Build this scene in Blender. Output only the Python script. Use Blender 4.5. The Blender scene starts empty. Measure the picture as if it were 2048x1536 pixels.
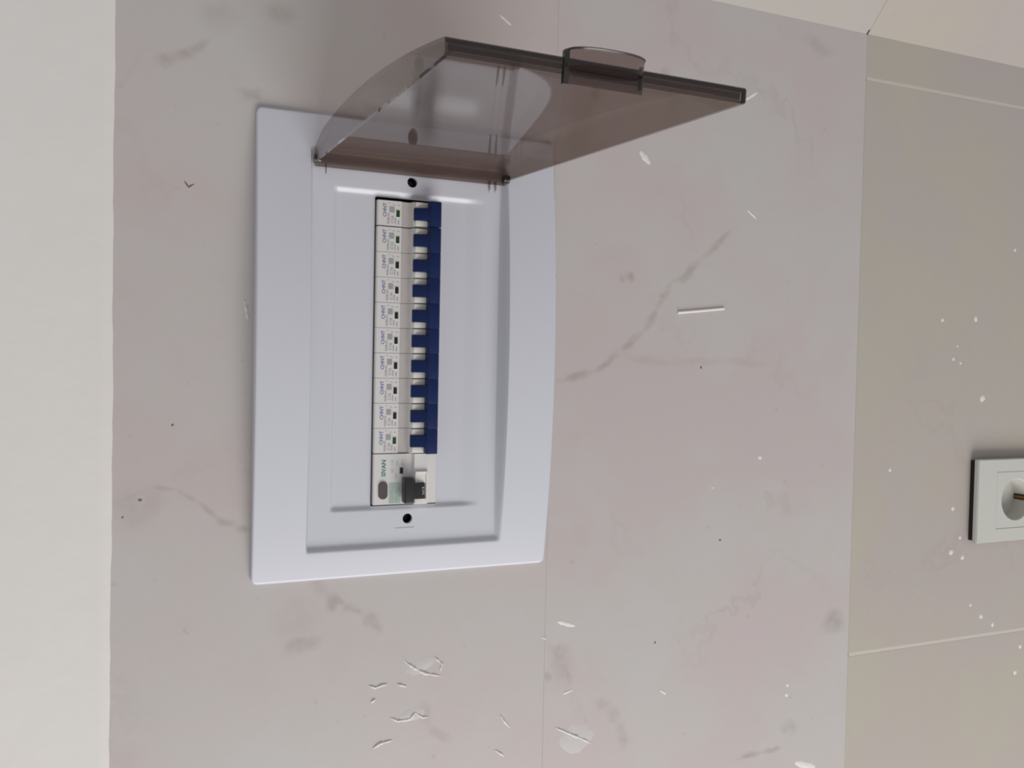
import bpy, bmesh, math, random
from mathutils import Vector, Matrix
sc = bpy.context.scene
C = sc.collection
MM = 0.001
# ------------------------------------------------------------------ camera
cam = bpy.data.cameras.new('camera')
cam.sensor_width = 36.0; cam.sensor_fit = 'HORIZONTAL'
cam.lens = 1700 / 2048 * 36
cam.clip_start = 0.01
camo = bpy.data.objects.new('camera', cam); C.objects.link(camo)
_r = Vector((0.020288, -0.381914, -0.923975)); _u = Vector((0.999425, 0.032865, 0.008361)); _f = Vector((-0.027173, 0.923613, -0.382362))
_m = Matrix((_r, _u, -_f)).transposed().to_4x4(); _m.translation = Vector((-0.01859, -0.58083, 0.27161))
camo.matrix_world = _m
sc.camera = camo
# ------------------------------------------------------------------ light and exposure
sc.view_settings.view_transform = 'Standard'
try: sc.view_settings.look = 'None'
except Exception: pass
sc.view_settings.gamma = 1.0; sc.view_settings.use_curve_mapping = False
sc.view_settings.exposure = 0.0
try: sc.cycles.filter_width = 2.4
except Exception: pass
world = bpy.data.worlds.new('room_light'); sc.world = world; world.use_nodes = True
bg = world.node_tree.nodes['Background']
bg.inputs['Color'].default_value = (0.93, 0.95, 1.0, 1); bg.inputs['Strength'].default_value = 0.40
def area(name, loc, target, size, sizey, power, color):
    l = bpy.data.lights.new(name, 'AREA'); l.shape = 'RECTANGLE'; l.size = size; l.size_y = sizey
    l.energy = power; l.color = color
    o = bpy.data.objects.new(name, l); C.objects.link(o); o.location = loc
    o.rotation_euler = (Vector(target) - Vector(loc)).to_track_quat('-Z', 'Y').to_euler()
    return o
area('window_light', (-1.75, -1.15, -0.25), (0.0, 0.0, -0.05), 1.3, 1.5, 36, (1.0, 0.985, 0.96))

# ------------------------------------------------------------------ helpers
def lin(r, g, b):
    f = lambda c: (c/255/12.92) if c/255 <= 0.04045 else ((c/255+0.055)/1.055)**2.4
    return (f(r), f(g), f(b), 1)
def mat(name, col, rough=0.5, spec=0.5, metal=0.0, noise=0.03, scale=300, bump=0.0, bscale=400):
    m = bpy.data.materials.new(name); m.use_nodes = True
    nt = m.node_tree; b = nt.nodes['Principled BSDF']
    b.inputs['Roughness'].default_value = rough; b.inputs['Metallic'].default_value = metal
    b.inputs['Specular IOR Level'].default_value = spec
    n = nt.nodes.new('ShaderNodeTexNoise'); n.inputs['Scale'].default_value = scale; n.inputs['Detail'].default_value = 3
    g = nt.nodes.new('ShaderNodeNewGeometry'); nt.links.new(g.outputs['Position'], n.inputs['Vector'])
    mx = nt.nodes.new('ShaderNodeMix'); mx.data_type = 'RGBA'
    mx.inputs[6].default_value = tuple(c*(1-noise) for c in col[:3]) + (1,)
    mx.inputs[7].default_value = tuple(min(1, c*(1+noise)) for c in col[:3]) + (1,)
    nt.links.new(n.outputs['Fac'], mx.inputs[0]); nt.links.new(mx.outputs[2], b.inputs['Base Color'])
    if bump:
        n2 = nt.nodes.new('ShaderNodeTexNoise'); n2.inputs['Scale'].default_value = bscale; n2.inputs['Detail'].default_value = 4
        nt.links.new(g.outputs['Position'], n2.inputs['Vector'])
        bp = nt.nodes.new('ShaderNodeBump'); bp.inputs['Strength'].default_value = bump; bp.inputs['Distance'].default_value = 0.001
        nt.links.new(n2.outputs['Fac'], bp.inputs['Height']); nt.links.new(bp.outputs['Normal'], b.inputs['Normal'])
    return m
def link(name, me, m, parent=None):
    o = bpy.data.objects.new(name, me); C.objects.link(o)
    if m: me.materials.clear(); me.materials.append(m)
    if parent: o.parent = parent
    return o
def empty(name, loc=(0,0,0), label=None, cat=None, group=None, kind=None):
    o = bpy.data.objects.new(name, None); C.objects.link(o); o.location = loc
    o.empty_display_size = 0.02
    tag(o, label, cat, group, kind); return o
def tag(o, label=None, cat=None, group=None, kind=None):
    if label: o['label'] = label
    if cat: o['category'] = cat
    if group: o['group'] = group
    if kind: o['kind'] = kind
    return o
def sharp(me, deg=35):
    for p in me.polygons: p.use_smooth = True
    me.set_sharp_from_angle(angle=math.radians(deg))
class MB:
    """collects shapes (millimetres) into one mesh"""
    def __init__(s): s.b = bmesh.new()
    def box(s, x0, x1, y0, y1, z0, z1, bev=0.0, seg=2):
        t = bmesh.new(); bmesh.ops.create_cube(t, size=1)
        for v in t.verts:
            v.co = Vector((x0 + (v.co.x+.5)*(x1-x0), y0 + (v.co.y+.5)*(y1-y0), z0 + (v.co.z+.5)*(z1-z0)))
        if bev: bmesh.ops.bevel(t, geom=t.edges[:], offset=bev, segments=seg, profile=0.6, affect='EDGES')
        s.add(t); return s
    def add(s, t):
        me = bpy.data.meshes.new('t'); t.to_mesh(me); t.free(); s.b.from_mesh(me); bpy.data.meshes.remove(me)
    def prism(s, pts, lo, hi, axis='x', bev=0.0, seg=2):
        """polygon pts extruded along axis; 'x': pts=(y,z), 'y': pts=(x,z), 'z': pts=(x,y)"""
        t = bmesh.new()
        def mk(p, h):
            return {'x': (h, p[0], p[1]), 'y': (p[0], h, p[1]), 'z': (p[0], p[1], h)}[axis]
        a = [t.verts.new(mk(p, lo)) for p in pts]; b = [t.verts.new(mk(p, hi)) for p in pts]
        t.faces.new(a); t.faces.new(b[::-1]); n = len(pts)
        for i in range(n): t.faces.new((a[i], b[i], b[(i+1) % n], a[(i+1) % n]))
        bmesh.ops.recalc_face_normals(t, faces=t.faces[:])
        if bev: bmesh.ops.bevel(t, geom=t.edges[:], offset=bev, segments=seg, profile=0.6, affect='EDGES')
        s.add(t); return s
    def cyl(s, x, z, y0, y1, r, n=32, r2=None):
        t = bmesh.new(); r2 = r if r2 is None else r2
        a = [t.verts.new((x+r*math.cos(2*math.pi*i/n), y0, z+r*math.sin(2*math.pi*i/n))) for i in range(n)]
        b = [t.verts.new((x+r2*math.cos(2*math.pi*i/n), y1, z+r2*math.sin(2*math.pi*i/n))) for i in range(n)]
        t.faces.new(a); t.faces.new(b[::-1])
        for i in range(n): t.faces.new((a[i], b[i], b[(i+1) % n], a[(i+1) % n]))
        bmesh.ops.recalc_face_normals(t, faces=t.faces[:]); s.add(t); return s
    def lathe(s, prof, cx, cz, n=48, closed=False):
        """prof = [(r, y)] turned about the y axis through (cx, cz)"""
        t = bmesh.new(); rings = []
        for r, y in prof:
            rings.append([t.verts.new((cx+r*math.cos(2*math.pi*i/n), y, cz+r*math.sin(2*math.pi*i/n))) for i in range(n)] if r > 1e-6 else [t.verts.new((cx, y, cz))])
        for A, B in zip(rings, rings[1:]):
            for i in range(n):
                j = (i+1) % n
                if len(A) == 1 and len(B) > 1: t.faces.new((A[0], B[j], B[i]))
                elif len(B) == 1 and len(A) > 1: t.faces.new((A[i], A[j], B[0]))
                elif len(A) > 1: t.faces.new((A[i], A[j], B[j], B[i]))
        bmesh.ops.recalc_face_normals(t, faces=t.faces[:]); s.add(t); return s
    def mesh(s, name, smooth=35):
        me = bpy.data.meshes.new(name)
        for v in s.b.verts: v.co *= MM
        s.b.to_mesh(me); s.b.free()
        if smooth: sharp(me, smooth)
        return me
    def obj(s, name, m, parent=None, smooth=35):
        return link(name, s.mesh(name, smooth), m, parent)
def ring_plate(x0, x1, z0, z1, hx0, hx1, hz0, hz1, y0, y1):
    """plate with a rectangular hole"""
    t = bmesh.new()
    out = [(x0, z0), (x1, z0), (x1, z1), (x0, z1)]; inn = [(hx0, hz0), (hx1, hz0), (hx1, hz1), (hx0, hz1)]
    V = {}
    for k, P in (('o', out), ('i', inn)):
        for y in (y0, y1): V[k, y] = [t.verts.new((p[0], y, p[1])) for p in P]
    for i in range(4):
        j = (i+1) % 4
        for y in (y0, y1): t.faces.new((V['o', y][i], V['o', y][j], V['i', y][j], V['i', y][i]))
        for k in 'oi': t.faces.new((V[k, y0][i], V[k, y0][j], V[k, y1][j], V[k, y1][i]))
    bmesh.ops.recalc_face_normals(t, faces=t.faces[:])
    return t
_txt = {}
def text_mesh(s, size, ext=0.04, bold=0.0, ax='LEFT'):
    """flat lettering as a mesh, millimetres, reading along +x and facing -y"""
    k = (s, size, ext, bold, ax)
    if k in _txt: return _txt[k]
    cu = bpy.data.curves.new('lettering', 'FONT'); cu.body = s; cu.size = size*MM; cu.extrude = ext*MM; cu.offset = bold*MM
    cu.align_x = ax; cu.align_y = 'CENTER'; cu.resolution_u = 2
    o = bpy.data.objects.new('tmp', cu); C.objects.link(o)
    bpy.context.view_layer.update()
    me = bpy.data.meshes.new_from_object(o.evaluated_get(bpy.context.evaluated_depsgraph_get()))
    bpy.data.objects.remove(o); bpy.data.curves.remove(cu)
    me.transform(Matrix.Rotation(math.pi/2, 4, 'X')); _txt[k] = me
    return me
def merged(parts, name):
    """join meshes [(mesh, (x,y,z) mm)]"""
    b = bmesh.new()
    for me, loc in parts:
        c = me.copy(); c.transform(Matrix.Translation(Vector(loc)*MM)); b.from_mesh(c); bpy.data.meshes.remove(c)
    out = bpy.data.meshes.new(name); b.to_mesh(out); b.free(); return out

# ------------------------------------------------------------------ wall materials
def tile_material(name, base, tint, dark, blobs=(), segs=(), veil=0.5):
    m = bpy.data.materials.new(name); m.use_nodes = True
    nt = m.node_tree; N = nt.nodes; L = nt.links; b = N['Principled BSDF']
    b.inputs['Roughness'].default_value = 0.42; b.inputs['Specular IOR Level'].default_value = 0.35
    g = N.new('ShaderNodeNewGeometry')
    def noise(scale, detail=4, rough=0.55, vec=None):
        n = N.new('ShaderNodeTexNoise'); n.inputs['Scale'].default_value = scale; n.inputs['Detail'].default_value = detail
        n.inputs['Roughness'].default_value = rough; L.new(vec or g.outputs['Position'], n.inputs['Vector']); return n
    def ramp(src, lo, hi, a=0.0, c=1.0):
        r = N.new('ShaderNodeMapRange'); r.interpolation_type = 'SMOOTHSTEP'
        r.inputs[1].default_value = lo; r.inputs[2].default_value = hi; r.inputs[3].default_value = a; r.inputs[4].default_value = c
        L.new(src, r.inputs[0]); return r.outputs[0]
    def mix(fac, a, c):
        x = N.new('ShaderNodeMix'); x.data_type = 'RGBA'; L.new(fac, x.inputs[0])
        if isinstance(a, tuple): x.inputs[6].default_value = a
        else: L.new(a, x.inputs[6])
        if isinstance(c, tuple): x.inputs[7].default_value = c
        else: L.new(c, x.inputs[7])
        return x.outputs[2]
    def mth(op, a, c):
        x = N.new('ShaderNodeMath'); x.operation = op
        for i, v in enumerate((a, c)):
            if isinstance(v, (int, float)): x.inputs[i].default_value = v
            else: L.new(v, x.inputs[i])
        return x.outputs[0]
    # warped coordinates for the clouds and veins
    w = noise(22, 4)
    wv = N.new('ShaderNodeVectorMath'); wv.operation = 'SUBTRACT'; L.new(w.outputs['Color'], wv.inputs[0]); wv.inputs[1].default_value = (.5, .5, .5)
    ws = N.new('ShaderNodeVectorMath'); ws.operation = 'SCALE'; L.new(wv.outputs[0], ws.inputs[0]); ws.inputs['Scale'].default_value = 0.045
    wa = N.new('ShaderNodeVectorMath'); wa.operation = 'ADD'; L.new(g.outputs['Position'], wa.inputs[0]); L.new(ws.outputs[0], wa.inputs[1])
    wp = wa.outputs[0]
    cloud = ramp(noise(7.5, 5, 0.55, wp).outputs['Fac'], 0.36, 0.64)
    col = mix(cloud, base, tint)
    # faint veins: thin band of a noise field
    vn = noise(5.0, 5, 0.6, wp)
    band = mth('ABSOLUTE', mth('SUBTRACT', vn.outputs['Fac'], 0.5), 0)
    vein = mth('MULTIPLY', ramp(band, 0.0, 0.018, 1, 0), ramp(noise(4, 2).outputs['Fac'], 0.5, 0.68))
    col = mix(mth('MULTIPLY', vein, 0.28*veil), col, dark)
    sp = ramp(noise(120, 2).outputs['Fac'], 0.68, 0.76)
    col = mix(mth('MULTIPLY', sp, 0.18), col, dark)
    # the particular stains and veins of this stone pattern
    acc = None
    fn = ramp(noise(65, 4, 0.65).outputs['Fac'], 0.3, 0.62, 0.25, 1)
    ws2 = N.new('ShaderNodeVectorMath'); ws2.operation = 'SCALE'; L.new(wv.outputs[0], ws2.inputs[0]); ws2.inputs['Scale'].default_value = 0.022
    wb = N.new('ShaderNodeVectorMath'); wb.operation = 'ADD'; L.new(g.outputs['Position'], wb.inputs[0]); L.new(ws2.outputs[0], wb.inputs[1])
    def blob(x, z, hx, hz, ang, s):
        mp = N.new('ShaderNodeMapping'); mp.vector_type = 'TEXTURE'
        mp.inputs['Location'].default_value = (x*MM, 0, z*MM); mp.inputs['Rotation'].default_value = (0, -ang, 0)
        mp.inputs['Scale'].default_value = (hx*MM, 1, hz*MM); L.new(wb.outputs[0], mp.inputs['Vector'])
        ln = N.new('ShaderNodeVectorMath'); ln.operation = 'LENGTH'; L.new(mp.outputs[0], ln.inputs[0])
        return ramp(ln.outputs['Value'], 0.15, 1.0, s, 0)
    items = [blob(*q) for q in blobs]
    for path, wd, s in segs:
        for (x0, z0), (x1, z1) in zip(path, path[1:]):
            le = math.hypot(x1-x0, z1-z0)
            items.append(blob((x0+x1)/2, (z0+z1)/2, le*0.72, wd, math.atan2(z1-z0, x1-x0), s))
    for it in items: acc = it if acc is None else mth('MAXIMUM', acc, it)
    if acc: col = mix(mth('MULTIPLY', mth('MULTIPLY', acc, fn), 0.72), col, dark)
    fine = noise(900, 2)
    col = mix(mth('MULTIPLY', fine.outputs['Fac'], 0.05), col, (0.15, 0.14, 0.13, 1))
    L.new(col, b.inputs['Base Color'])
    bp = N.new('ShaderNodeBump'); bp.inputs['Strength'].default_value = 0.12; bp.inputs['Distance'].default_value = 0.001
    L.new(noise(60, 3).outputs['Fac'], bp.inputs['Height']); L.new(bp.outputs['Normal'], b.inputs['Normal'])
    return m
SB = [(-186.5,164.6,9,8,0,.55),(-192,149,6,11,0,.45),(-203.4,133.1,8,7,0,.5),(-214,181,9,16,.4,.45),(-194,188,20,22,0,.2),
      (-115,286,22,24,0,.25),(168.7,261.8,6,12,.4,.5),(162.5,272,6,8,0,.45),(148.9,219.3,5,14,.3,.5),(198.6,238,14,18,0,.3),(205,201,8,14,0,.35),
      (-175,172,10,8,0,.3),(-150,190,25,30,0,.14)]
SS = [([(-110.3,294),(-104.1,277),(-106.9,262.3),(-115.5,248.8),(-125.2,238),(-132.4,225.5),(-134.3,216)],3.2,.42),
      ([(-180.9,169.7),(-190,152.5),(-201.5,134.9),(-211,127.6)],4.5,.45),([(-263.5,93.8),(-282.3,89.8),(-297.5,74.3)],7,.32),
      ([(161.6,273.4),(169,261.8),(181.8,244.2)],5,.4),([(150.8,228.6),(146.9,209.9)],4,.45)]
SB2 = [(47.2,-65.9,6,5,0,.6),(34.5,-95.4,4,5,0,.8),(44,-60,5,4,0,.4),(-260.2,-3,6,5,0,.6),(-250,-14,22,14,0,.35),(-242.8,-283.9,16,16,0,.5),(-330,-237,9,14,0,.4),
       (257,-247,12,22,0,.3),(209,-94,8,8,0,.3),(-240,-12,8,6,0,.4)]
SS2 = [([(-33.1,-4),(-23.6,-33.5),(-9.2,-59.4),(7.9,-81.5),(24.1,-91.1),(46.6,-105.8),(66.1,-131.4),(95,-164.8)],5,.5),
       ([(-9.2,-59.4),(-19.3,-105.4),(-15.1,-158.5),(-15.5,-204.4)],5,.22),([(-282.2,-44.5),(-293.7,-55.9),(-305.4,-67.4),(-325.9,-70.3)],8,.35),
       ([(-350.4,-184.8),(-351.6,-205.7),(-348.5,-226.9)],4,.6),([(-234.2,-2.5),(-251,-15.5),(-267.5,-22.4)],5,.4)]
DK = lin(138, 122, 110)
T_upper = tile_material('marbled_tile_pink', lin(192,187,183), lin(193,182,179), DK, SB, SS)
T_mid = tile_material('marbled_tile_pink_lower', lin(192,187,183), lin(193,181,179), DK, SB2, SS2)
T_low = tile_material('marbled_tile_yellowish', lin(184,176,163), lin(183,173,168), lin(150,140,112), (), (), 0.4)
T_side = tile_material('marbled_tile_side', lin(184,177,169), lin(184,175,169), DK)
GROUT = mat('grey_grout', lin(183,176,171), 0.9, 0.2, bump=0.3)
GROUT_W = mat('white_grout', lin(197,190,178), 0.85, 0.2, bump=0.4)
PLASTER = mat('cream_plaster', lin(224,219,214), 0.75, 0.25, noise=0.025, scale=14, bump=0.35, bscale=55)
MORTAR = mat('mortar', lin(140,134,128), 0.95, 0.1)

# ------------------------------------------------------------------ the wall
HOLE = (-150, 126, 28, 192)
wall = MB()
wall.add(ring_plate(-1000, 300, -1300, 900, *HOLE, 10, 90))
wall_back = wall.obj('wall_back', MORTAR, smooth=None); tag(wall_back, kind='structure')
def tile(x0, x1, z0, z1, m, parent, hole=None, dy=0.0):
    if hole:
        mb = MB(); mb.add(ring_plate(x0, x1, z0, z1, *hole, dy, 10))
    else:
        mb = MB().box(x0, x1, dy, 10, z0, z1, 0.12, 1)
    return mb.obj('tile', m, parent)
G = 0.25
XC = 274.6
tile(-376+G, XC+.1, 0+G, 300-G*.4, T_upper, wall_back, HOLE)
tile(-1000, -376-G, 0+G, 300-G*.4, T_upper, wall_back)
tile(-395+G, XC+.1, -300+G*1.2, -G, T_mid, wall_back)
tile(-1000, -395-G, -300+G*1.2, -G, T_mid, wall_back)
tile(237.6, XC+.1, -600+G, -300-G, T_low, wall_back)
tile(-274.4, 234.6, -600+G, -300-G, T_low, wall_back, (-172, -114, -526, -468))
tile(-790, -277.6, -600+G, -300-G, T_low, wall_back)
for k in range(2):
    z1 = -600 - 300*k
    for x0, x1 in ((-100, XC+.1), (-612, -102), (-1000, -614)): tile(x0, x1, z1-300+G, z1-G, T_low, wall_back)
g = MB()
g.box(-1000, XC-.5, 0.12, 9.9, -0.34, 0.34)
g.box(-1000, XC-.5, 0.12, 9.9, -300.34, -299.6)
g.box(-1000, XC-.5, 0.12, 9.9, -600.34, -599.66)
g.box(-376.34, -375.66, 0.12, 9.9, 0.4, 299.6); g.box(-395.34, -394.66, 0.12, 9.9, -299.5, -0.4)
g.obj('grout', GROUT, wall_back, None)
g = MB()
g.box(234.65, 237.55, 0.15, 9.8, -599.2, -300.8); g.box(-277.55, -274.45, 0.1, 9.8, -599.2, -300.8)
g.obj('grout', GROUT_W, wall_back, None)
# cream plaster above the tiles, its lower edge a little uneven
random.seed(4)
t = bmesh.new(); nx = 140; top = []; rows = []
for j, z in enumerate((299.0, 300.0, 306, 900)):
    row = []
    for i in range(nx+1):
        x = -1000 + (XC+.1+1000)*i/nx
        e = 0.3*math.sin(x*.021)+0.2*math.sin(x*.067+1)+0.15*math.sin(x*.19)+.1*math.sin(x*.41+2)
        row.append(t.verts.new((x, (-0.04 if j == 0 else -0.7 if j == 1 else -0.8), z + (e if j < 2 else 0))))
    rows.append(row)
back = [[t.verts.new((v.co.x, 9.8, 300.1)) for v in rows[0]], [t.verts.new((v.co.x, 9.8, v.co.z)) for v in rows[-1]]]
rows = [back[0]] + rows + [back[1]]
for A, B in zip(rows, rows[1:]):
    for i in range(nx): t.faces.new((A[i], A[i+1], B[i+1], B[i]))
for i in range(nx): t.faces.new((rows[-1][i], rows[-1][i+1], rows[0][i+1], rows[0][i]))
for i in (0, nx): t.faces.new([r[i] for r in rows])
bmesh.ops.recalc_face_normals(t, faces=t.faces[:])
pl = MB(); pl.add(t); pl.obj('plaster', PLASTER, wall_back)

# angled wall beyond the corner
wr = MB().box(8, 900, 10.5, 90, -1300, 900)
wall_right = wr.obj('wall_right', MORTAR, smooth=None); tag(wall_right, kind='structure')
wall_right.location = (XC*MM, 0, 0); wall_right.rotation_euler = (0, 0, math.radians(-43))
for z0, z1, xs, m in ((1, 299.5, ((0, 420), (421.5, 900)), T_side), (-299, -.7, ((0, 260), (261.5, 900)), T_side), (-600, -300.8, ((0, 420), (421.5, 900)), T_low),
                      (-900, -600.7, ((0, 260), (261.5, 900)), T_low), (-1200, -900.7, ((0, 420), (421.5, 900)), T_low)):
    for x0, x1 in xs:
        MB().box(x0, x1, 0, 10.2, z0, z1, 0.15, 1).obj('tile', m, wall_right)
g = MB()
for z in (0.15, -299.9, -600.35, -900.35): g.box(4, 898, 0.3, 10.1, z-.8, z+.8)
g.obj('grout', GROUT, wall_right, None)
MB().box(0, 900, -0.8, 10.2, 299.8, 900).obj('plaster', PLASTER, wall_right)

# ------------------------------------------------------------------ smears, drips and dots left on the tiles
W_SMEAR = mat('dried_plaster', lin(224,218,212), 0.6, 0.4)
SIL = mat('dried_silicone', lin(206,202,198), 0.2, 0.6, bump=0.2, bscale=500)
SIL_F = mat('thin_silicone_film', lin(197,191,188), 0.3, 0.4)
DIRT = mat('dark_speck', lin(112,102,96), 0.8)
def ridge(path, w, h, name, m, seed=0, taper=True, rough=.25):
    random.seed(seed); pts = []
    for a, b in zip(path, path[1:]):
        n = max(3, int(math.hypot(b[0]-a[0], b[1]-a[1])/1.2))
        for i in range(n): pts.append((a[0]+(b[0]-a[0])*i/n, a[1]+(b[1]-a[1])*i/n))
    pts.append(path[-1]); t = bmesh.new(); prev = None; n = len(pts); first = None
    for i, (x, z) in enumerate(pts):
        j, k = max(0, i-1), min(n-1, i+1)
        d = Vector((pts[k][0]-pts[j][0], pts[k][1]-pts[j][1])); d.normalize(); nn = Vector((-d.y, d.x))
        f = (math.sin(math.pi*(i+.35)/(n-.3))**0.45 if taper else 1) * random.uniform(1-rough, 1+rough)
        ring = []
        for q in range(6):
            a = math.pi*q/5
            ring.append(t.verts.new((x+nn.x*w*f*math.cos(a), -h*f*math.sin(a)-0.02, z+nn.y*w*f*math.cos(a))))
        if prev:
            for q in range(5): t.faces.new((prev[q], prev[q+1], ring[q+1], ring[q]))
            t.faces.new((prev[5], prev[0], ring[0], ring[5]))
        else: first = ring
        prev = ring
    t.faces.new(first); t.faces.new(prev[::-1]); bmesh.ops.recalc_face_normals(t, faces=t.faces[:])
    mb = MB(); mb.add(t); return mb.obj(name, m, wall_back, 60)
def patch(x, z, rx, rz, ang, h, name, m, seed=0):
    random.seed(seed); t = bmesh.new(); n = 14; c = t.verts.new((x, -h, z)); R = []
    for k, s in ((0, .55), (1, 1)):
        r = []
        for i in range(n):
            a = 2*math.pi*i/n; q = s*random.uniform(.8, 1.15) if rx > 1.6 else s
            u, v = rx*q*math.cos(a), rz*q*math.sin(a)
            r.append(t.verts.new((x+u*math.cos(ang)-v*math.sin(ang), -h*(1 if k == 0 else 0)-.02, z+u*math.sin(ang)+v*math.cos(ang))))
        R.append(r)
    for i in range(n):
        j = (i+1) % n; t.faces.new((c, R[0][i], R[0][j])); t.faces.new((R[0][i], R[1][i], R[1][j], R[0][j]))
    bmesh.ops.recalc_face_normals(t, faces=t.faces[:])
    mb = MB(); mb.add(t); return mb.obj(name, m, wall_back, 80)
ridge([(22.9,-111.2),(25.2,-132),(28.0,-155.6)], 1.25, 1.5, 'plaster_smear', W_SMEAR, 1, taper=False, rough=.08)
for i, (p, w) in enumerate([([(147.2,-73),(138.1,-82.3)],2.4), ([(200,-171.3),(208.2,-183.7)],1.3), ([(231.7,46.4),(226,37.7)],1.0),
        ([(-217,-10.5),(-222,-25.5)],1.8), ([(-273.7,-16.1),(-271.7,-24.6)],.9), ([(-282.1,-103.7),(-286.1,-109.5)],.9), ([(-364.4,-243.8),(-372.6,-266.3)],3.2),
        ([(-227.5,2.7),(-229.5,-1.1)],.5), ([(110.3,-176.9),(104,-186)],.9)]):
    ridge(p, w, .35, 'plaster_smear', W_SMEAR, 10+i)
for i, p in enumerate([[(-230,111),(-234.6,108.4),(-239.7,101.7),(-244.2,94.2),(-247.5,82.1)], [(-232.7,87.7),(-238.8,81.5),(-243.8,82.9)],
        [(-247.2,135.9),(-250,130.5),(-248.6,125.2),(-248.3,121.6)], [(-249.3,114.4),(-251.9,108.1)],
        [(-272.6,119.4),(-275.9,113.9),(-275.8,104.7),(-271.6,101.1),(-276,95.5),(-276,90.6)], [(-260,133.2),(-257.9,130.4)],
        [(-292.9,131.6),(-290.1,126.3),(-289,117.3)], [(-298.9,-10.3),(-305.9,-23.3),(-311.5,-34.3),(-316.8,-43.2)],
        [(-282.7,35.4),(-289,31.3),(-293.4,27.1)], [(-308.6,38.9),(-314.3,31.5)], [(17.6,221.3),(4.7,219)]]):
    ridge(p, (.9 if i in (2, 3) else 1.0), .8, 'silicone_smear', SIL, 30+i, rough=.4)
patch(-238, 97, 11, 5, 1.9, .18, 'silicone_smear', SIL_F, 51)
patch(-273, 105, 4.5, 10, .1, .2, 'silicone_smear', SIL_F, 52)
patch(-310, -28, 12, 15, .3, .15, 'silicone_smear', SIL_F, 53)
for i, (x, z, r) in enumerate([(-95.9,-196.8,1.7),(-45.5,-458,3.2),(30.2,-445.6,2.3),(27.7,-402,1.8),(-8.4,-417.9,1.5),(-12,-427.2,1.3),(4,-422.5,1.0),(-150,-423.9,2),
        (-178.3,-434.5,1.6),(-191.9,-423.3,2.4),(-197.8,-438.7,2),(-267.3,-482.7,2),(-257.4,-466.5,2.2),(-244.7,-451.7,1.4),(-294.6,-233,1.4),(-303.2,-232.3,1.6),
        (-293,-522.8,2),(-110.9,-343,1.5),(-119.5,-149.4,.8),(99.1,-495.2,1.6),(-318.4,-517,2.2)]):
    patch(x, z, r, r*1.1, i, .3, 'paint_dot', W_SMEAR, i)
ridge([(91,258.5),(87.5,256),(89.8,252.8)], .6, .25, 'dirt_speck', DIRT, 3)
for i, (x, z, r) in enumerate([(-110.8,282.8,.9),(-63.7,264.2,.7),(-20.8,-135.1,.9),(-163.5,-158.3,.9),(-121.3,292.7,.6),(-242.7,-97.9,.8)]):
    patch(x, z, r, r*1.4, i, .12, 'dirt_speck', DIRT, i)

# ------------------------------------------------------------------ distribution board
WHITE = mat('white_plastic', lin(204,204,211), 0.30, 0.5, noise=0.008, scale=60)
INNER = mat('enclosure_plastic', lin(120,122,126), 0.6)
BLACK = mat('black_metal', lin(28,27,30), 0.5)
STEEL = mat('zinc_rail', lin(150,150,150), 0.4, 0.5, 0.8)
board = empty('distribution_board', (0, 0, 0), 'white recessed distribution board cover with its smoky lid swung open', 'distribution board')
def sst(a, b, x):
    t_ = max(0.0, min(1.0, (x-a)/(b-a))); return t_*t_*(3-2*t_)
X0, X1, Z0, Z1 = -170.0, 143.5, 3.5, 215.5
XM, HW = (X0+X1)/2, (X1-X0)/2
def H(x, z):
    s = (x-XM)/HW; hs = 3.2 + 12.8*(1-s*s)
    w = max(1-sst(40.0, 45.0, z), sst(179.0, 181.0, z))
    lv = 3.0 + 6.0*sst(-150.2, -147.6, -x if False else x) * 0
    # channel floor and the ledges at its two ends
    end = max(1-sst(-151.0, -146.5, x), sst(117.5, 122, x))
    fl = 3.0
    rec = 2.2*sst(-124.5, -120.5, x)*(1-sst(92.8, 97.2, x))*sst(55, 72, z)*(1-sst(161.5, 165.5, z))
    base = (fl-rec)*(1-end) + min(hs, 3.2+12.8*(1-s*s))*end
    h = base*(1-w) + hs*w
    e = min(x-X0, X1-x, z-Z0, Z1-z)
    if e < 1.6: h -= 1.3*(1-math.sqrt(max(0, 1-((1.6-e)/1.6)**2)))
    return h
def samples(lo, hi, marks, step):
    pts = {round(lo, 3), round(hi, 3)}
    v = lo
    while v < hi: pts.add(round(v, 3)); v += step
    for a, b, n in marks:
        for i in range(n+1): pts.add(round(a+(b-a)*i/n, 3))
    p = sorted(pts); out = [p[0]]
    for q in p[1:]:
        if q-out[-1] > 0.22: out.append(q)
    out[-1] = hi
    return out
xs = samples(X0, X1, [(X0, X0+1.7, 4), (X1-1.7, X1, 4), (-151.5, -146, 7), (117, 122.5, 6), (-125, -120, 8), (92.5, 97.5, 8), (X0, X0+5, 6), (X1-5, X1, 6)], 5.0)
zs = samples(Z0, Z1, [(Z0, Z0+1.7, 4), (Z1-1.7, Z1, 4), (39.5, 45.5, 8), (178.5, 181.5, 6), (161, 166, 6), (54, 73, 6), (Z0, Z0+5, 6), (Z1-5, Z1, 6)], 6.0)
RC = 4.5
def cornered(x, z):
    for cx, sx in ((X0, 1), (X1, -1)):
        for cz, sz in ((Z0, 1), (Z1, -1)):
            u = 1-(x-cx)*sx/RC; v = 1-(z-cz)*sz/RC
            if 0 < u <= 1 and 0 < v <= 1:
                return cx+sx*RC*(1-u*math.sqrt(1-v*v/2)), cz+sz*RC*(1-v*math.sqrt(1-u*u/2))
    return x, z
t = bmesh.new(); F = []; Bk = []
for x in xs:
    f_, b_ = [], []
    for z in zs:
        px, pz = cornered(x, z)
        f_.append(t.verts.new((px, -H(x, z), pz))); b_.append(t.verts.new((px, -0.05, pz)))
    F.append(f_); Bk.append(b_)
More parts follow.
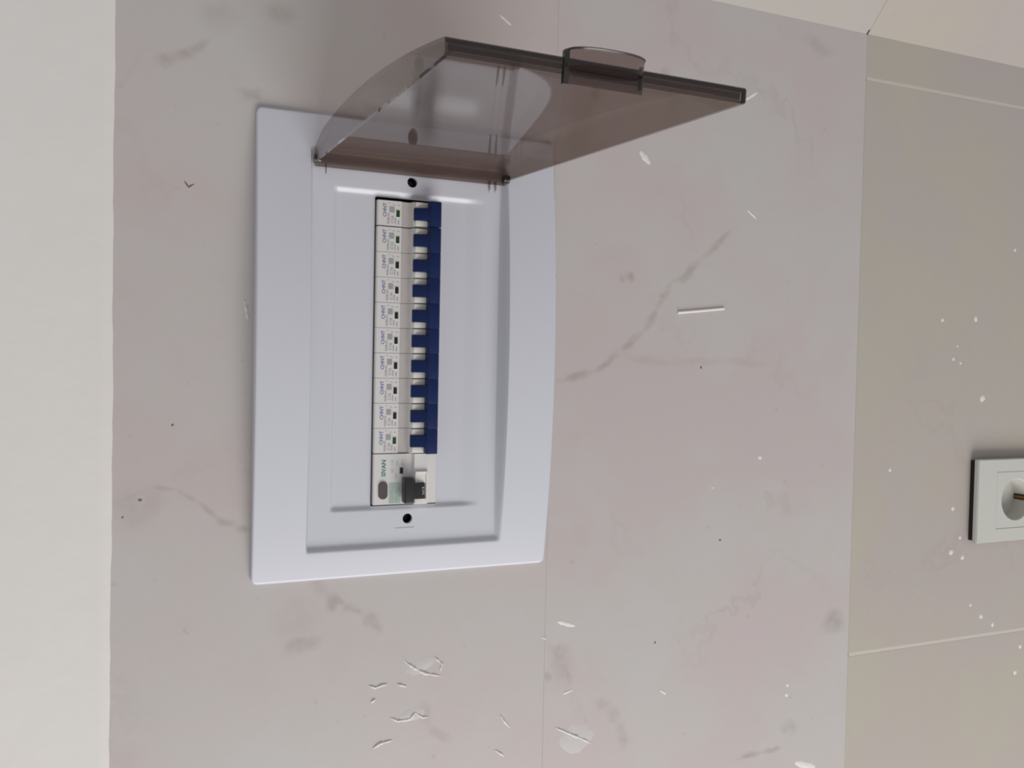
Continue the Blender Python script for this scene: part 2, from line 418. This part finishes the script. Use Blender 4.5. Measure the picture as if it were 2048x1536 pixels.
nx, nz = len(xs), len(zs)
for i in range(nx-1):
    for j in range(nz-1):
        t.faces.new((F[i][j], F[i+1][j], F[i+1][j+1], F[i][j+1])); t.faces.new((Bk[i][j], Bk[i][j+1], Bk[i+1][j+1], Bk[i+1][j]))
for i in range(nx-1):
    for j in (0, nz-1): t.faces.new((F[i][j], F[i+1][j], Bk[i+1][j], Bk[i][j]))
for j in range(nz-1):
    for i in (0, nx-1): t.faces.new((F[i][j], F[i][j+1], Bk[i][j+1], Bk[i][j]))
bmesh.ops.recalc_face_normals(t, faces=t.faces[:])
mb = MB(); mb.add(t); cover_me = mb.mesh('cover', None)
tmp = bpy.data.objects.new('tmp', cover_me); C.objects.link(tmp)
OX0, OX1, OZ0, OZ1 = -121.6, 92.6, 88.6, 136.2
cut = MB().box(OX0, OX1, -20, 20, OZ0, OZ1, 1.2, 3)
cut.cyl(104.2, 110.5, -20, 20, 3.6); cut.cyl(-131, 110, -20, 20, 3.5)
cut.box(-137.4, -136.7, -3.9, -2.65, 105.5, 118.8)
cutter = bpy.data.objects.new('tmp_cut', cut.mesh('cut', None)); C.objects.link(cutter)
md = tmp.modifiers.new('b', 'BOOLEAN'); md.operation = 'DIFFERENCE'; md.object = cutter; md.solver = 'EXACT'
bpy.context.view_layer.update()
cover_me = bpy.data.meshes.new_from_object(tmp.evaluated_get(bpy.context.evaluated_depsgraph_get()))
bpy.data.objects.remove(tmp); bpy.data.objects.remove(cutter)
sharp(cover_me, 32)
cover = link('cover', cover_me, WHITE, board)
enc = MB()
enc.box(-147, 123, 64, 66, 31, 189); enc.box(-147, 123, 0.6, 64, 31, 33); enc.box(-147, 123, 0.6, 64, 187, 189)
enc.box(-147, -145, 0.6, 64, 33, 187); enc.box(121, 123, 0.6, 64, 33, 187)
enc.obj('enclosure', INNER, board)
MB().box(-140, 118, 52, 54, 96, 131).obj('mounting_rail', STEEL, board)
for x, z in ((104.2, 110.5), (-131, 110)):
    mb = MB().lathe([(0, 5.2), (2.6, 5.2), (3.0, 5.8), (3.0, 8), (1.6, 8), (1.6, 40), (0, 40)], x, z, 24)
    mb.box(x-2.2, x+2.2, 4.9, 5.3, z-.35, z+.35); mb.obj('cover_screw', BLACK, board)

# smoky lid, hinged at the right-hand end
def smoke_material():
    m = bpy.data.materials.new('smoky_clear_plastic'); m.use_nodes = True
    nt = m.node_tree; N = nt.nodes; L = nt.links
    N.remove(N['Principled BSDF']); out = N['Material Output']
    tr = N.new('ShaderNodeBsdfTransparent'); tr.inputs['Color'].default_value = (0.615, 0.555, 0.525, 1)
    gl = N.new('ShaderNodeBsdfGlossy'); gl.inputs['Roughness'].default_value = 0.03; gl.inputs['Color'].default_value = (1, 1, 1, 1)
    lw = N.new('ShaderNodeLayerWeight'); lw.inputs['Blend'].default_value = 0.5
    pw = N.new('ShaderNodeMath'); pw.operation = 'POWER'; L.new(lw.outputs['Facing'], pw.inputs[0]); pw.inputs[1].default_value = 4.3
    fr = N.new('ShaderNodeMath'); fr.operation = 'MULTIPLY_ADD'; L.new(pw.outputs[0], fr.inputs[0]); fr.inputs[1].default_value = 0.72; fr.inputs[2].default_value = 0.045
    mx = N.new('ShaderNodeMixShader')
    n = N.new('ShaderNodeTexNoise'); n.inputs['Scale'].default_value = 30
    bp = N.new('ShaderNodeBump'); bp.inputs['Strength'].default_value = 0.004; bp.inputs['Distance'].default_value = 0.001
    L.new(n.outputs['Fac'], bp.inputs['Height']); L.new(bp.outputs['Normal'], gl.inputs['Normal'])
    L.new(fr.outputs[0], mx.inputs[0]); L.new(tr.outputs[0], mx.inputs[1]); L.new(gl.outputs[0], mx.inputs[2]); L.new(mx.outputs[0], out.inputs['Surface'])
    return m
SMOKE = smoke_material()
SMOKE_DK = mat('smoky_plastic_solid', lin(46,41,40), 0.25, 0.6)
O_ = Vector((110.3, -12.0)); EU = Vector((-.0718, -.9974)); EN = Vector((.9974, -.0718))
LU = 275.5; LZ0, LZ1 = 41.8, 178.6
def lid_co(u, n, z):      # the lid narrows a little towards its free edge
    p = O_ + EU*u + EN*n; return (p.x, p.y, z + 5.2*(1-(z-LZ0)/(LZ1-LZ0))*max(u, 0)/LU)
def arc(u):
    s = (u-105)/180.0; return 4.9 + 14.5*(1-s*s) - 5*(1-sst(-8, 25, u))
t = bmesh.new()
def lid_solid(t, polys, z0, z1):
    for pts in polys:
        a = [t.verts.new(lid_co(u, n, z0)) for u, n in pts]; b = [t.verts.new(lid_co(u, n, z1)) for u, n in pts]
        t.faces.new(a); t.faces.new(b[::-1])
        for i in range(len(pts)): t.faces.new((a[i], b[i], b[(i+1) % len(pts)], a[(i+1) % len(pts)]))
us = [-7 + (LU+7)*i/36 for i in range(37)]
TH = 1.8
# one shell: face + four side walls, built as a closed hollow tray
outer = [(u, arc(u)) for u in us]
inner = [(max(-7+TH, min(LU-TH, u)), 5.2+12.2*(1-((u-128)/150.0)**2)) for u in us]
low = {-1: -3.2, 1: -0.6}
def ringprof(z, prof):
    return [t.verts.new(lid_co(u, n, z)) for u, n in prof]
def rim(u):  # lower edge of the walls
    return 0.0 if u > 2 else -3.2*(1-sst(-7, 2, u))*0.9
n_ = len(us)
OT0, OT1 = ringprof(LZ0, outer), ringprof(LZ1, outer)
OB0 = [t.verts.new(lid_co(u, rim(u), LZ0)) for u in us]; OB1 = [t.verts.new(lid_co(u, rim(u), LZ1)) for u in us]
IT0, IT1 = ringprof(LZ0+TH, inner), ringprof(LZ1-TH, inner)
iu = [p[0] for p in inner]
IB0 = [t.verts.new(lid_co(u, rim(us[i]), LZ0+TH)) for i, u in enumerate(iu)]; IB1 = [t.verts.new(lid_co(u, rim(us[i]), LZ1-TH)) for i, u in enumerate(iu)]
for i in range(n_-1):
    t.faces.new((OT0[i], OT0[i+1], OT1[i+1], OT1[i])); t.faces.new((IT0[i], IT1[i], IT1[i+1], IT0[i+1]))
    t.faces.new((OT0[i], OB0[i], OB0[i+1], OT0[i+1])); t.faces.new((OT1[i], OT1[i+1], OB1[i+1], OB1[i]))
    t.faces.new((IT0[i], IT0[i+1], IB0[i+1], IB0[i])); t.faces.new((IT1[i], IB1[i], IB1[i+1], IT1[i+1]))
    t.faces.new((OB0[i], IB0[i], IB0[i+1], OB0[i+1])); t.faces.new((OB1[i], OB1[i+1], IB1[i+1], IB1[i]))
for k in (0, n_-1):
    t.faces.new((OT0[k], OT1[k], OB1[k], OB0[k])); t.faces.new((IT0[k], IT1[k], IB1[k], IB0[k])); t.faces.new((OB0[k], OB1[k], IB1[k], IB0[k]))
bmesh.ops.remove_doubles(t, verts=t.verts[:], dist=1e-4)
bmesh.ops.recalc_face_normals(t, faces=t.faces[:])
bmesh.ops.bevel(t, geom=[e for e in t.edges if len(e.link_faces) == 2 and e.calc_face_angle(0) > 0.9 and e.calc_length() > 20], offset=0.7, segments=2, affect='EDGES')
mb = MB(); mb.add(t); lid = mb.obj('lid', SMOKE, board, 30); lid['label'] = 'transparent smoky brown lid'
# finger tab at the free edge
def bead(ptf, name, r=.45, K_=24):
    t = bmesh.new(); prev = None
    for k in range(K_+1):
        u, n, z = ptf(k/K_); ring = [t.verts.new(lid_co(u+r*a, n+r*b_, z)) for a, b_ in ((1, 0), (0, 1), (-1, 0), (0, -1))]
        if prev:
            for q in range(4): t.faces.new((prev[q], prev[(q+1) % 4], ring[(q+1) % 4], ring[q]))
        else: t.faces.new(ring)
        prev = ring
    t.faces.new(prev[::-1]); bmesh.ops.recalc_face_normals(t, faces=t.faces[:]); mb = MB(); mb.add(t); return mb.obj(name, SMOKE_DK, lid, 60)
t = bmesh.new(); TA, TB = 93.8, 129.6; K = 18
def tabu(k): s = 2*k/K-1; return LU + 0.3 + 8.5*max(0, 1-abs(s)**2.6)**0.5
ringA, ringB, ringC, ringD = [], [], [], []
for k in range(K+1):
    z = TA+(TB-TA)*k/K; u = tabu(k)
    ringA.append(t.verts.new(lid_co(u, 8.8, z))); ringB.append(t.verts.new(lid_co(u-.8, 2.6, z)))
    ringC.append(t.verts.new(lid_co(max(LU+.1, u-1.6), 8.2, z))); ringD.append(t.verts.new(lid_co(max(LU+.1, u-2.4), 3.2, z)))
bead(lambda f: (LU + .3 + 8.5*max(0, 1-abs(2*f-1)**2.6)**0.5, 8.7, TA+(TB-TA)*f), 'tab_dark_outline')  # dark line added along the tab to outline the clear plastic
bA = [t.verts.new(lid_co(LU+.15, 8.8, TA)), t.verts.new(lid_co(LU+.15, 8.8, TB))]
for k in range(K): t.faces.new((ringA[k], ringA[k+1], ringB[k+1], ringB[k]))
t.faces.new(ringB)
for k in range(K): t.faces.new((ringC[k], ringC[k+1], ringD[k+1], ringD[k]))
for k in range(K): t.faces.new((ringA[k], ringC[k], ringC[k+1], ringA[k+1]))
for v in bA: t.verts.remove(v)
bmesh.ops.recalc_face_normals(t, faces=t.faces[:])
mb = MB(); mb.add(t); mb.obj('finger_tab', SMOKE, lid, 40)
for pts_, za, zb in (([(LU-1.6, 9), (LU+.6, 9), (LU+.6, -3.6), (LU-1.6, -3.6)], TB-2.2, TB), ([(LU-1.6, 7.5), (LU+.6, 7.5), (LU+.6, -1.5), (LU-1.6, -1.5)], TA, TA+.9)):
    t = bmesh.new(); lid_solid(t, [pts_], za, zb); bmesh.ops.recalc_face_normals(t, faces=t.faces[:]); mb = MB(); mb.add(t); mb.obj('tab_rib', SMOKE_DK, lid, None)
t = bmesh.new(); lid_solid(t, [[(LU-2.2, 4.4), (LU-3.4, 4.5), (LU-3.4, 2.4), (LU-2.2, 2.3)]], LZ0+2.0, LZ1-2.0)
bmesh.ops.recalc_face_normals(t, faces=t.faces[:]); mb = MB(); mb.add(t); mb.obj('end_wall_darkener', SMOKE, lid, None)  # extra smoky slab, added only to darken the lid's end wall
t = bmesh.new(); lid_solid(t, [[(LU-1.5, 4.7), (LU-.15, 4.7), (LU-.15, 6.0), (LU-1.5, 6.0)]], LZ0+.3, LZ1-.3)
bmesh.ops.recalc_face_normals(t, faces=t.faces[:]); mb = MB(); mb.add(t); mb.obj('edge_dark_strip', SMOKE_DK, lid, None)  # opaque strip added inside the clear edge to draw its dark line
t = bmesh.new(); lid_solid(t, [[(LU-1.6, .3), (LU-.15, .3), (LU-.15, 5.2), (LU-1.6, 5.2)]], LZ0+.2, LZ0+1.5)
bmesh.ops.recalc_face_normals(t, faces=t.faces[:]); mb = MB(); mb.add(t); mb.obj('corner_dark_strip', SMOKE_DK, lid, None)  # opaque strip added to blacken the clear lid's lower corner
t = bmesh.new(); lid_solid(t, [[(LU-1.7, 4), (LU+.5, 4), (LU+.5, -3.4), (LU-1.7, -2.2)]], TA, TB)
bmesh.ops.recalc_face_normals(t, faces=t.faces[:]); mb = MB(); mb.add(t); mb.obj('catch', SMOKE, lid, None)
for z0, z1 in ((LZ1-3.5, LZ1+.6), (LZ0-1.2, LZ0+3.0)):
    mb = MB(); t = bmesh.new(); cz = []
    for zz in (z0, z1):
        cz.append([t.verts.new(lid_co(-3+3.2*math.cos(2*math.pi*i/16), 1.5+3.0*math.sin(2*math.pi*i/16), zz)) for i in range(16)])
    t.faces.new(cz[0]); t.faces.new(cz[1][::-1])
    for i in range(16): t.faces.new((cz[0][i], cz[1][i], cz[1][(i+1) % 16], cz[0][(i+1) % 16]))
    bmesh.ops.recalc_face_normals(t, faces=t.faces[:]); mb.add(t); mb.obj('hinge_pivot', SMOKE_DK, lid, 40)
for z in (51.2, 55.8, 171.5):
    t = bmesh.new(); lid_solid(t, [[(-4.5, -1), (-.5, -1), (-.5, -7.5), (-2, -9.5), (-4.5, -4)]], z-.3, z+.3)
    bmesh.ops.recalc_face_normals(t, faces=t.faces[:]); mb = MB(); mb.add(t); mb.obj('hinge_lug', SMOKE, lid, None)

# ------------------------------------------------------------------ circuit breakers
BODY = mat('breaker_plastic', lin(214,211,208), 0.45, 0.4, noise=0.015)
BODY_G = mat('breaker_plastic_grey', lin(186,179,176), 0.55, 0.3)
NOSE = mat('breaker_nose', lin(226,222,214), 0.45, 0.4)
BLUE = mat('navy_toggle', lin(16,34,80), 0.45, 0.25)
GREEN = mat('green_flag', lin(16,66,36), 0.4)
DARK = mat('black_flag', lin(18,18,20), 0.4)
INK_B = mat('blue_print', lin(88,98,158), 0.6)
INK_G = mat('grey_print', lin(128,126,134), 0.6)
INK_D = mat('dark_print', lin(88,86,96), 0.6)
INK_T = mat('teal_print', lin(52,128,104), 0.6)
INK_TL = mat('pale_teal_print', lin(164,184,175), 0.6)
RBLK = mat('black_toggle', lin(34,32,34), 0.4)
RBTN = mat('brown_grey_button', lin(86,74,74), 0.4)
WPR = mat('white_print', lin(205,205,205), 0.6)
W = 17.4
def body_prof(nose=True):
    # (y, z) section of the front and the hidden body behind the rail
    return [(51, 92.5), (51, 133), (20, 133), (20, 135.2), (-3.5, 135.2), (-4.2, 134.4), (-4.2, 118.2), (-3.2, 117.6), (-3.2, 111.6), (-7.0, 110.4), (-7.0, 98.6), (-4.0, 97.6), (-4.0, 90.8), (-3.2, 89.8), (20, 89.8), (20, 92.5)]
def breaker_meshes():
    D = {}
    hw = W/2-.12
    b = MB(); b.prism(body_prof(), -hw, hw, 'x'); D['body'] = b.mesh('body')
    b = MB(); b.box(-hw+.15, hw-.15, -3.45, -3.0, 111.9, 117.4); D['band'] = b.mesh('band')
    b = MB()
    for s in (-1, 1): b.prism([(-6.9, 110.2), (-9.6, 109.2), (-9.6, 100.5), (-6.9, 99.0)], *( (-hw+.35, -4.3) if s < 0 else (4.3, hw-.35)), axis='x', bev=.25)
    D['nose'] = b.mesh('nose')
    b = MB(); b.prism([(-5.5, 110.3), (-9.5, 110.6), (-14.5, 101.5), (-15.6, 100.8), (-15.8, 93.6), (-12, 92.6), (-6.5, 98.5)], -4.1, 4.1, 'x', .3)
    b.prism([(-9.0, 101.0), (-14.6, 101.0), (-15.9, 100.2), (-16.0, 93.8), (-14.8, 92.6), (-9.0, 93.4)], -W/2+.04, W/2-.04, 'x', .35)
    D['toggle'] = b.mesh('toggle')
    b = MB(); b.box(-2.7, 2.7, -4.4, -4.0, 119.1, 122.9, .1, 1); D['frame'] = b.mesh('frame')
    b = MB(); b.box(-2.3, 2.3, -4.55, -4.3, 119.5, 122.0); D['window'] = b.mesh('window')
    D['window_green'] = D['window'].copy()
    return D
BM = breaker_meshes()
def prints(i):
    logo = [(text_mesh('CHNT', 3.4, .03, .05), (-2.8, -4.24, 129.9))]
    grey = [(text_mesh('NXB-63', 2.2, .03), (-7.4, -4.24, 127.4)), (text_mesh('C16', 3.0, .03), (-6.8, -4.24, 124.6)),
            (text_mesh('230/400V~', 1.3, .03), (-7.3, -4.24, 122.4)), (text_mesh('6000', 1.5, .03), (-7.4, -4.24, 120.2))]
    dark = [(text_mesh('1', 1.9, .03), (6.4, -4.24, 126.6)), (text_mesh('/', 2.8, .03), (5.6, -4.24, 123.4)), (text_mesh('2', 1.9, .03), (5.4, -4.24, 120.2))]
    return merged(logo, 'logo_print'), merged(grey, 'rating_print'), merged(dark, 'diagram_print')
PR = prints(0)
b = MB(); b.box(.6, 4.6, -4.3, -4.15, 123.3, 126.8); SQ = b.mesh('rating_square')
GREYSQ = mat('grey_label_square', lin(160,157,160), 0.6)
ORD = ['topmost blue-toggled circuit breaker, next to the lid, beyond a dark gap, green window',
       'second blue-toggled circuit breaker from the lid, with green window',
       'third blue-toggled circuit breaker counted from the smoky lid, black window',
       'fourth blue-toggled circuit breaker counted from the smoky lid, black window',
       'fifth blue-toggled circuit breaker counted from the smoky lid, black window',
       'sixth blue-toggled circuit breaker from the lid, fifth from the black-toggled unit',
       'blue-toggled circuit breaker fourth from the black-toggled unit, black window',
       'blue-toggled circuit breaker third from the black-toggled unit, black window',
       'blue-toggled circuit breaker second from the black-toggled unit, black window',
       'blue-toggled circuit breaker touching the wide black-toggled unit, green window']
centers = [81.4] + [63.4 - W*i for i in range(9)]
for i, cx in enumerate(centers):
    e = empty('circuit_breaker', (cx*MM, 0, 0), ORD[i], 'circuit breaker', 'blue-toggled circuit breakers in the row')
    body = link('body', BM['body'], BODY, e)
    link('nose', BM['nose'], NOSE, body); link('recessed_band', BM['band'], BODY_G, body)
    link('toggle', BM['toggle'], BLUE, e)
    fr = link('window_frame', BM['frame'], NOSE, e)
    gr = i in (0, 1, 9)
    link('indicator_window', BM['window_green' if gr else 'window'], GREEN if gr else DARK, fr)
    link('logo_print', PR[0], INK_B, body); link('rating_print', PR[1], INK_G, body); link('diagram_print', PR[2], INK_D, body)
    link('label_square', SQ, GREYSQ, body)

# residual-current unit: two modules wide, black toggle up
rc = empty('residual_current_breaker', (-102.7*MM, 0, 0), 'wide white unit with black toggle and brown-grey test button at row end', 'circuit breaker')
hw = 17.75
b = MB(); b.prism([(51, 92.5), (51, 133), (20, 133), (20, 135.2), (-3.6, 135.2), (-4.2, 134.5), (-4.2, 117), (-4.2, 108), (-7.2, 106.8), (-7.2, 97.4), (-4.4, 96.6), (-4.0, 90.2), (-3.2, 89.4), (20, 89.4), (20, 92.5)], -hw+.1, hw-.1, 'x', 0)
rb = b.obj('body', BODY, rc)
b = MB(); b.box(-17.2, 5.0, -9.0, -7.0, 105.6, 106.6, .3, 1); b.box(-17.2, 5.0, -9.0, -7.0, 97.2, 98.6, .3, 1); b.box(4.2, 5.6, -9.0, -7.0, 97.2, 106.6, .3, 1)
b.box(-17.3, -13.6, -9, -7, 98.4, 105.8, .3, 1); b.box(-2.6, 4.4, -8.2, -7, 98.4, 105.8, .3, 1)
b.obj('toggle_frame', NOSE, rb)
b = MB(); b.prism([(-6.5, 115.6), (-14.5, 115.8), (-15.5, 114.8), (-15.2, 109.4), (-14, 108.6), (-6.5, 108.2)], -15.6, 1.8, 'x', .7, 3)
b.prism([(-6.5, 109.6), (-13.5, 109.4), (-9.2, 99.6), (-7.0, 99.4)], -13.2, -2.8, 'x', .3)
tg = b.obj('toggle', RBLK, rc)
tm = text_mesh('ON', 3.6, .04, .06, 'CENTER').copy(); tm.transform(Matrix.Rotation(math.radians(-24), 4, 'X')); tm.transform(Matrix.Translation(Vector((-8, -9.98, 101.6))*MM))
link('on_lettering', tm, WPR, tg)
t = bmesh.new(); bt = []
for y, s in ((-3.9, 1), (-5.1, 1), (-5.5, .9)):
    ring = []
    for i in range(32):
        a = 2*math.pi*i/32; cx = (3.1 if math.cos(a) > 0 else -3.1)
        ring.append(t.verts.new((-7.7 + cx*1.0 + 2.9*math.cos(a)*s, y, 128.3 + 3.2*math.sin(a)*s)))
    bt.append(ring)
for A, B in zip(bt, bt[1:]):
    for i in range(32): t.faces.new((A[i], A[(i+1) % 32], B[(i+1) % 32], B[i]))
t.faces.new(bt[0]); t.faces.new(bt[-1][::-1]); bmesh.ops.recalc_face_normals(t, faces=t.faces[:])
b = MB(); b.add(t); b.obj('test_button', RBTN, rc)
link('logo_print', merged([(text_mesh('SIVAN', 4.3, .03, .11), (1.9, -4.25, 127.8))], 'logo_print'), INK_T, rb)
b = MB(); b.box(-17.0, -2.4, -4.28, -4.12, 115.6, 124.0)
b.obj('label_panel', INK_TL, rb)
link('rating_print', merged([(text_mesh('C40 30mA', 2.6, .03), (-16.4, -4.33, 121.6)), (text_mesh('230V~ 50Hz', 1.9, .03), (-16.4, -4.33, 118.6)), (text_mesh('6000', 1.9, .03), (-9, -4.33, 116.6))], 'rating_print'), BODY_G, rb)
link('diagram_print', merged([(text_mesh('IEC', 2.4, .03), (4.6, -4.25, 121.8)), (text_mesh('1 N', 2.4, .03), (9.6, -4.25, 121.9)), (text_mesh('2 N', 2.2, .03), (9.4, -4.25, 118.4)), (text_mesh('TEST', 1.9, .03), (.2, -4.25, 118.9)), (text_mesh('O I', 2.6, .03), (9.8, -4.25, 114.6))], 'diagram_print'), INK_TL, rb)
b = MB(); b.box(3.8, 8.0, -4.5, -4.1, 114.2, 116.4); b.obj('indicator_window', DARK, rc)

# ------------------------------------------------------------------ wall socket
SOCK = mat('socket_plastic', lin(200,198,190), 0.4, 0.4, noise=0.01)
SOCK_D = mat('socket_recess_shade', lin(24,20,20), 0.8)  # near-black colour painted for the shade in gap and openings
BRASS = mat('earth_contact_brass', lin(150,110,55), 0.35, 0.5, 0.9)
sx, sz = -143.0, -497.0
so = empty('wall_socket', (sx*MM, 0, sz*MM), 'white earthed wall socket on the yellowish tiles, cut by the frame edge', 'socket')
t = ring_plate(-40, 40, -53, 53, -27.5, 27.5, -27.5, 27.5, -9.8, -4.9)
bmesh.ops.bevel(t, geom=[e for e in t.edges if all(abs(abs(v.co.x)-40) < .1 for v in e.verts) or all(abs(abs(v.co.z)-53) < .1 for v in e.verts)], offset=0.8, segments=2, affect='EDGES')
b = MB(); b.add(t); b.obj('frame', SOCK, so)
b = MB(); b.add(ring_plate(-38.0, 38.5, -51.8, 51.8, -26, 26, -26, 26, -4.9, -0.1)); b.obj('gap_shade_plate', SOCK_D, so, None)  # black plate stands in for the shadowed gap behind the frame
# insert: square face with a round well
t = bmesh.new(); n = 64; r0 = 20.5
sq = []; rg = []; wl = []; fl = []; bk = []
for i in range(n):
    a = 2*math.pi*i/n; c, s = math.cos(a), math.sin(a); k = 27.1/max(abs(c), abs(s))
    sq.append(t.verts.new((c*k, -9.6, s*k))); bk.append(t.verts.new((c*k, -3.0, s*k)))
    rg.append(t.verts.new((c*r0, -9.6, s*r0))); wl.append(t.verts.new((c*(r0-.6), -9.0, s*(r0-.6)))); fl.append(t.verts.new((c*(r0-1), 7.5, s*(r0-1))))
for i in range(n):
    j = (i+1) % n
    for A, B in ((bk, sq), (sq, rg), (rg, wl), (wl, fl)): t.faces.new((A[i], A[j], B[j], B[i]))
t.faces.new(fl); bmesh.ops.recalc_face_normals(t, faces=t.faces[:])
b = MB(); b.add(t); ins = b.obj('insert', SOCK, so, 40)
b = MB()
for s in (-1, 1): b.lathe([(0, 7.2), (2.6, 7.2), (2.6, 7.45)], s*9.5, 0, 20)
b.obj('contact_hole', SOCK_D, ins)
for s in (-1, 1):
    b = MB(); b.box(-1.4, 1.4, -3.5, 7.3, s*18.6-.5, s*18.6+.5, .2, 1); b.box(-1.4, 1.4, -4.2, -3.2, min(s*17.5, s*19.4), max(s*17.5, s*19.4), .2, 1)
    b.obj('earth_contact', BRASS, ins)
    b = MB(); b.box(-2.7, 2.7, -6.0, 7.35, s*19.4-.35, s*19.4+.35); b.obj('contact_slot', SOCK_D, ins)
b = MB(); b.box(-21, 21, 10.2, 45, -21, 21) ; b.obj('back_box', INNER, so, None)
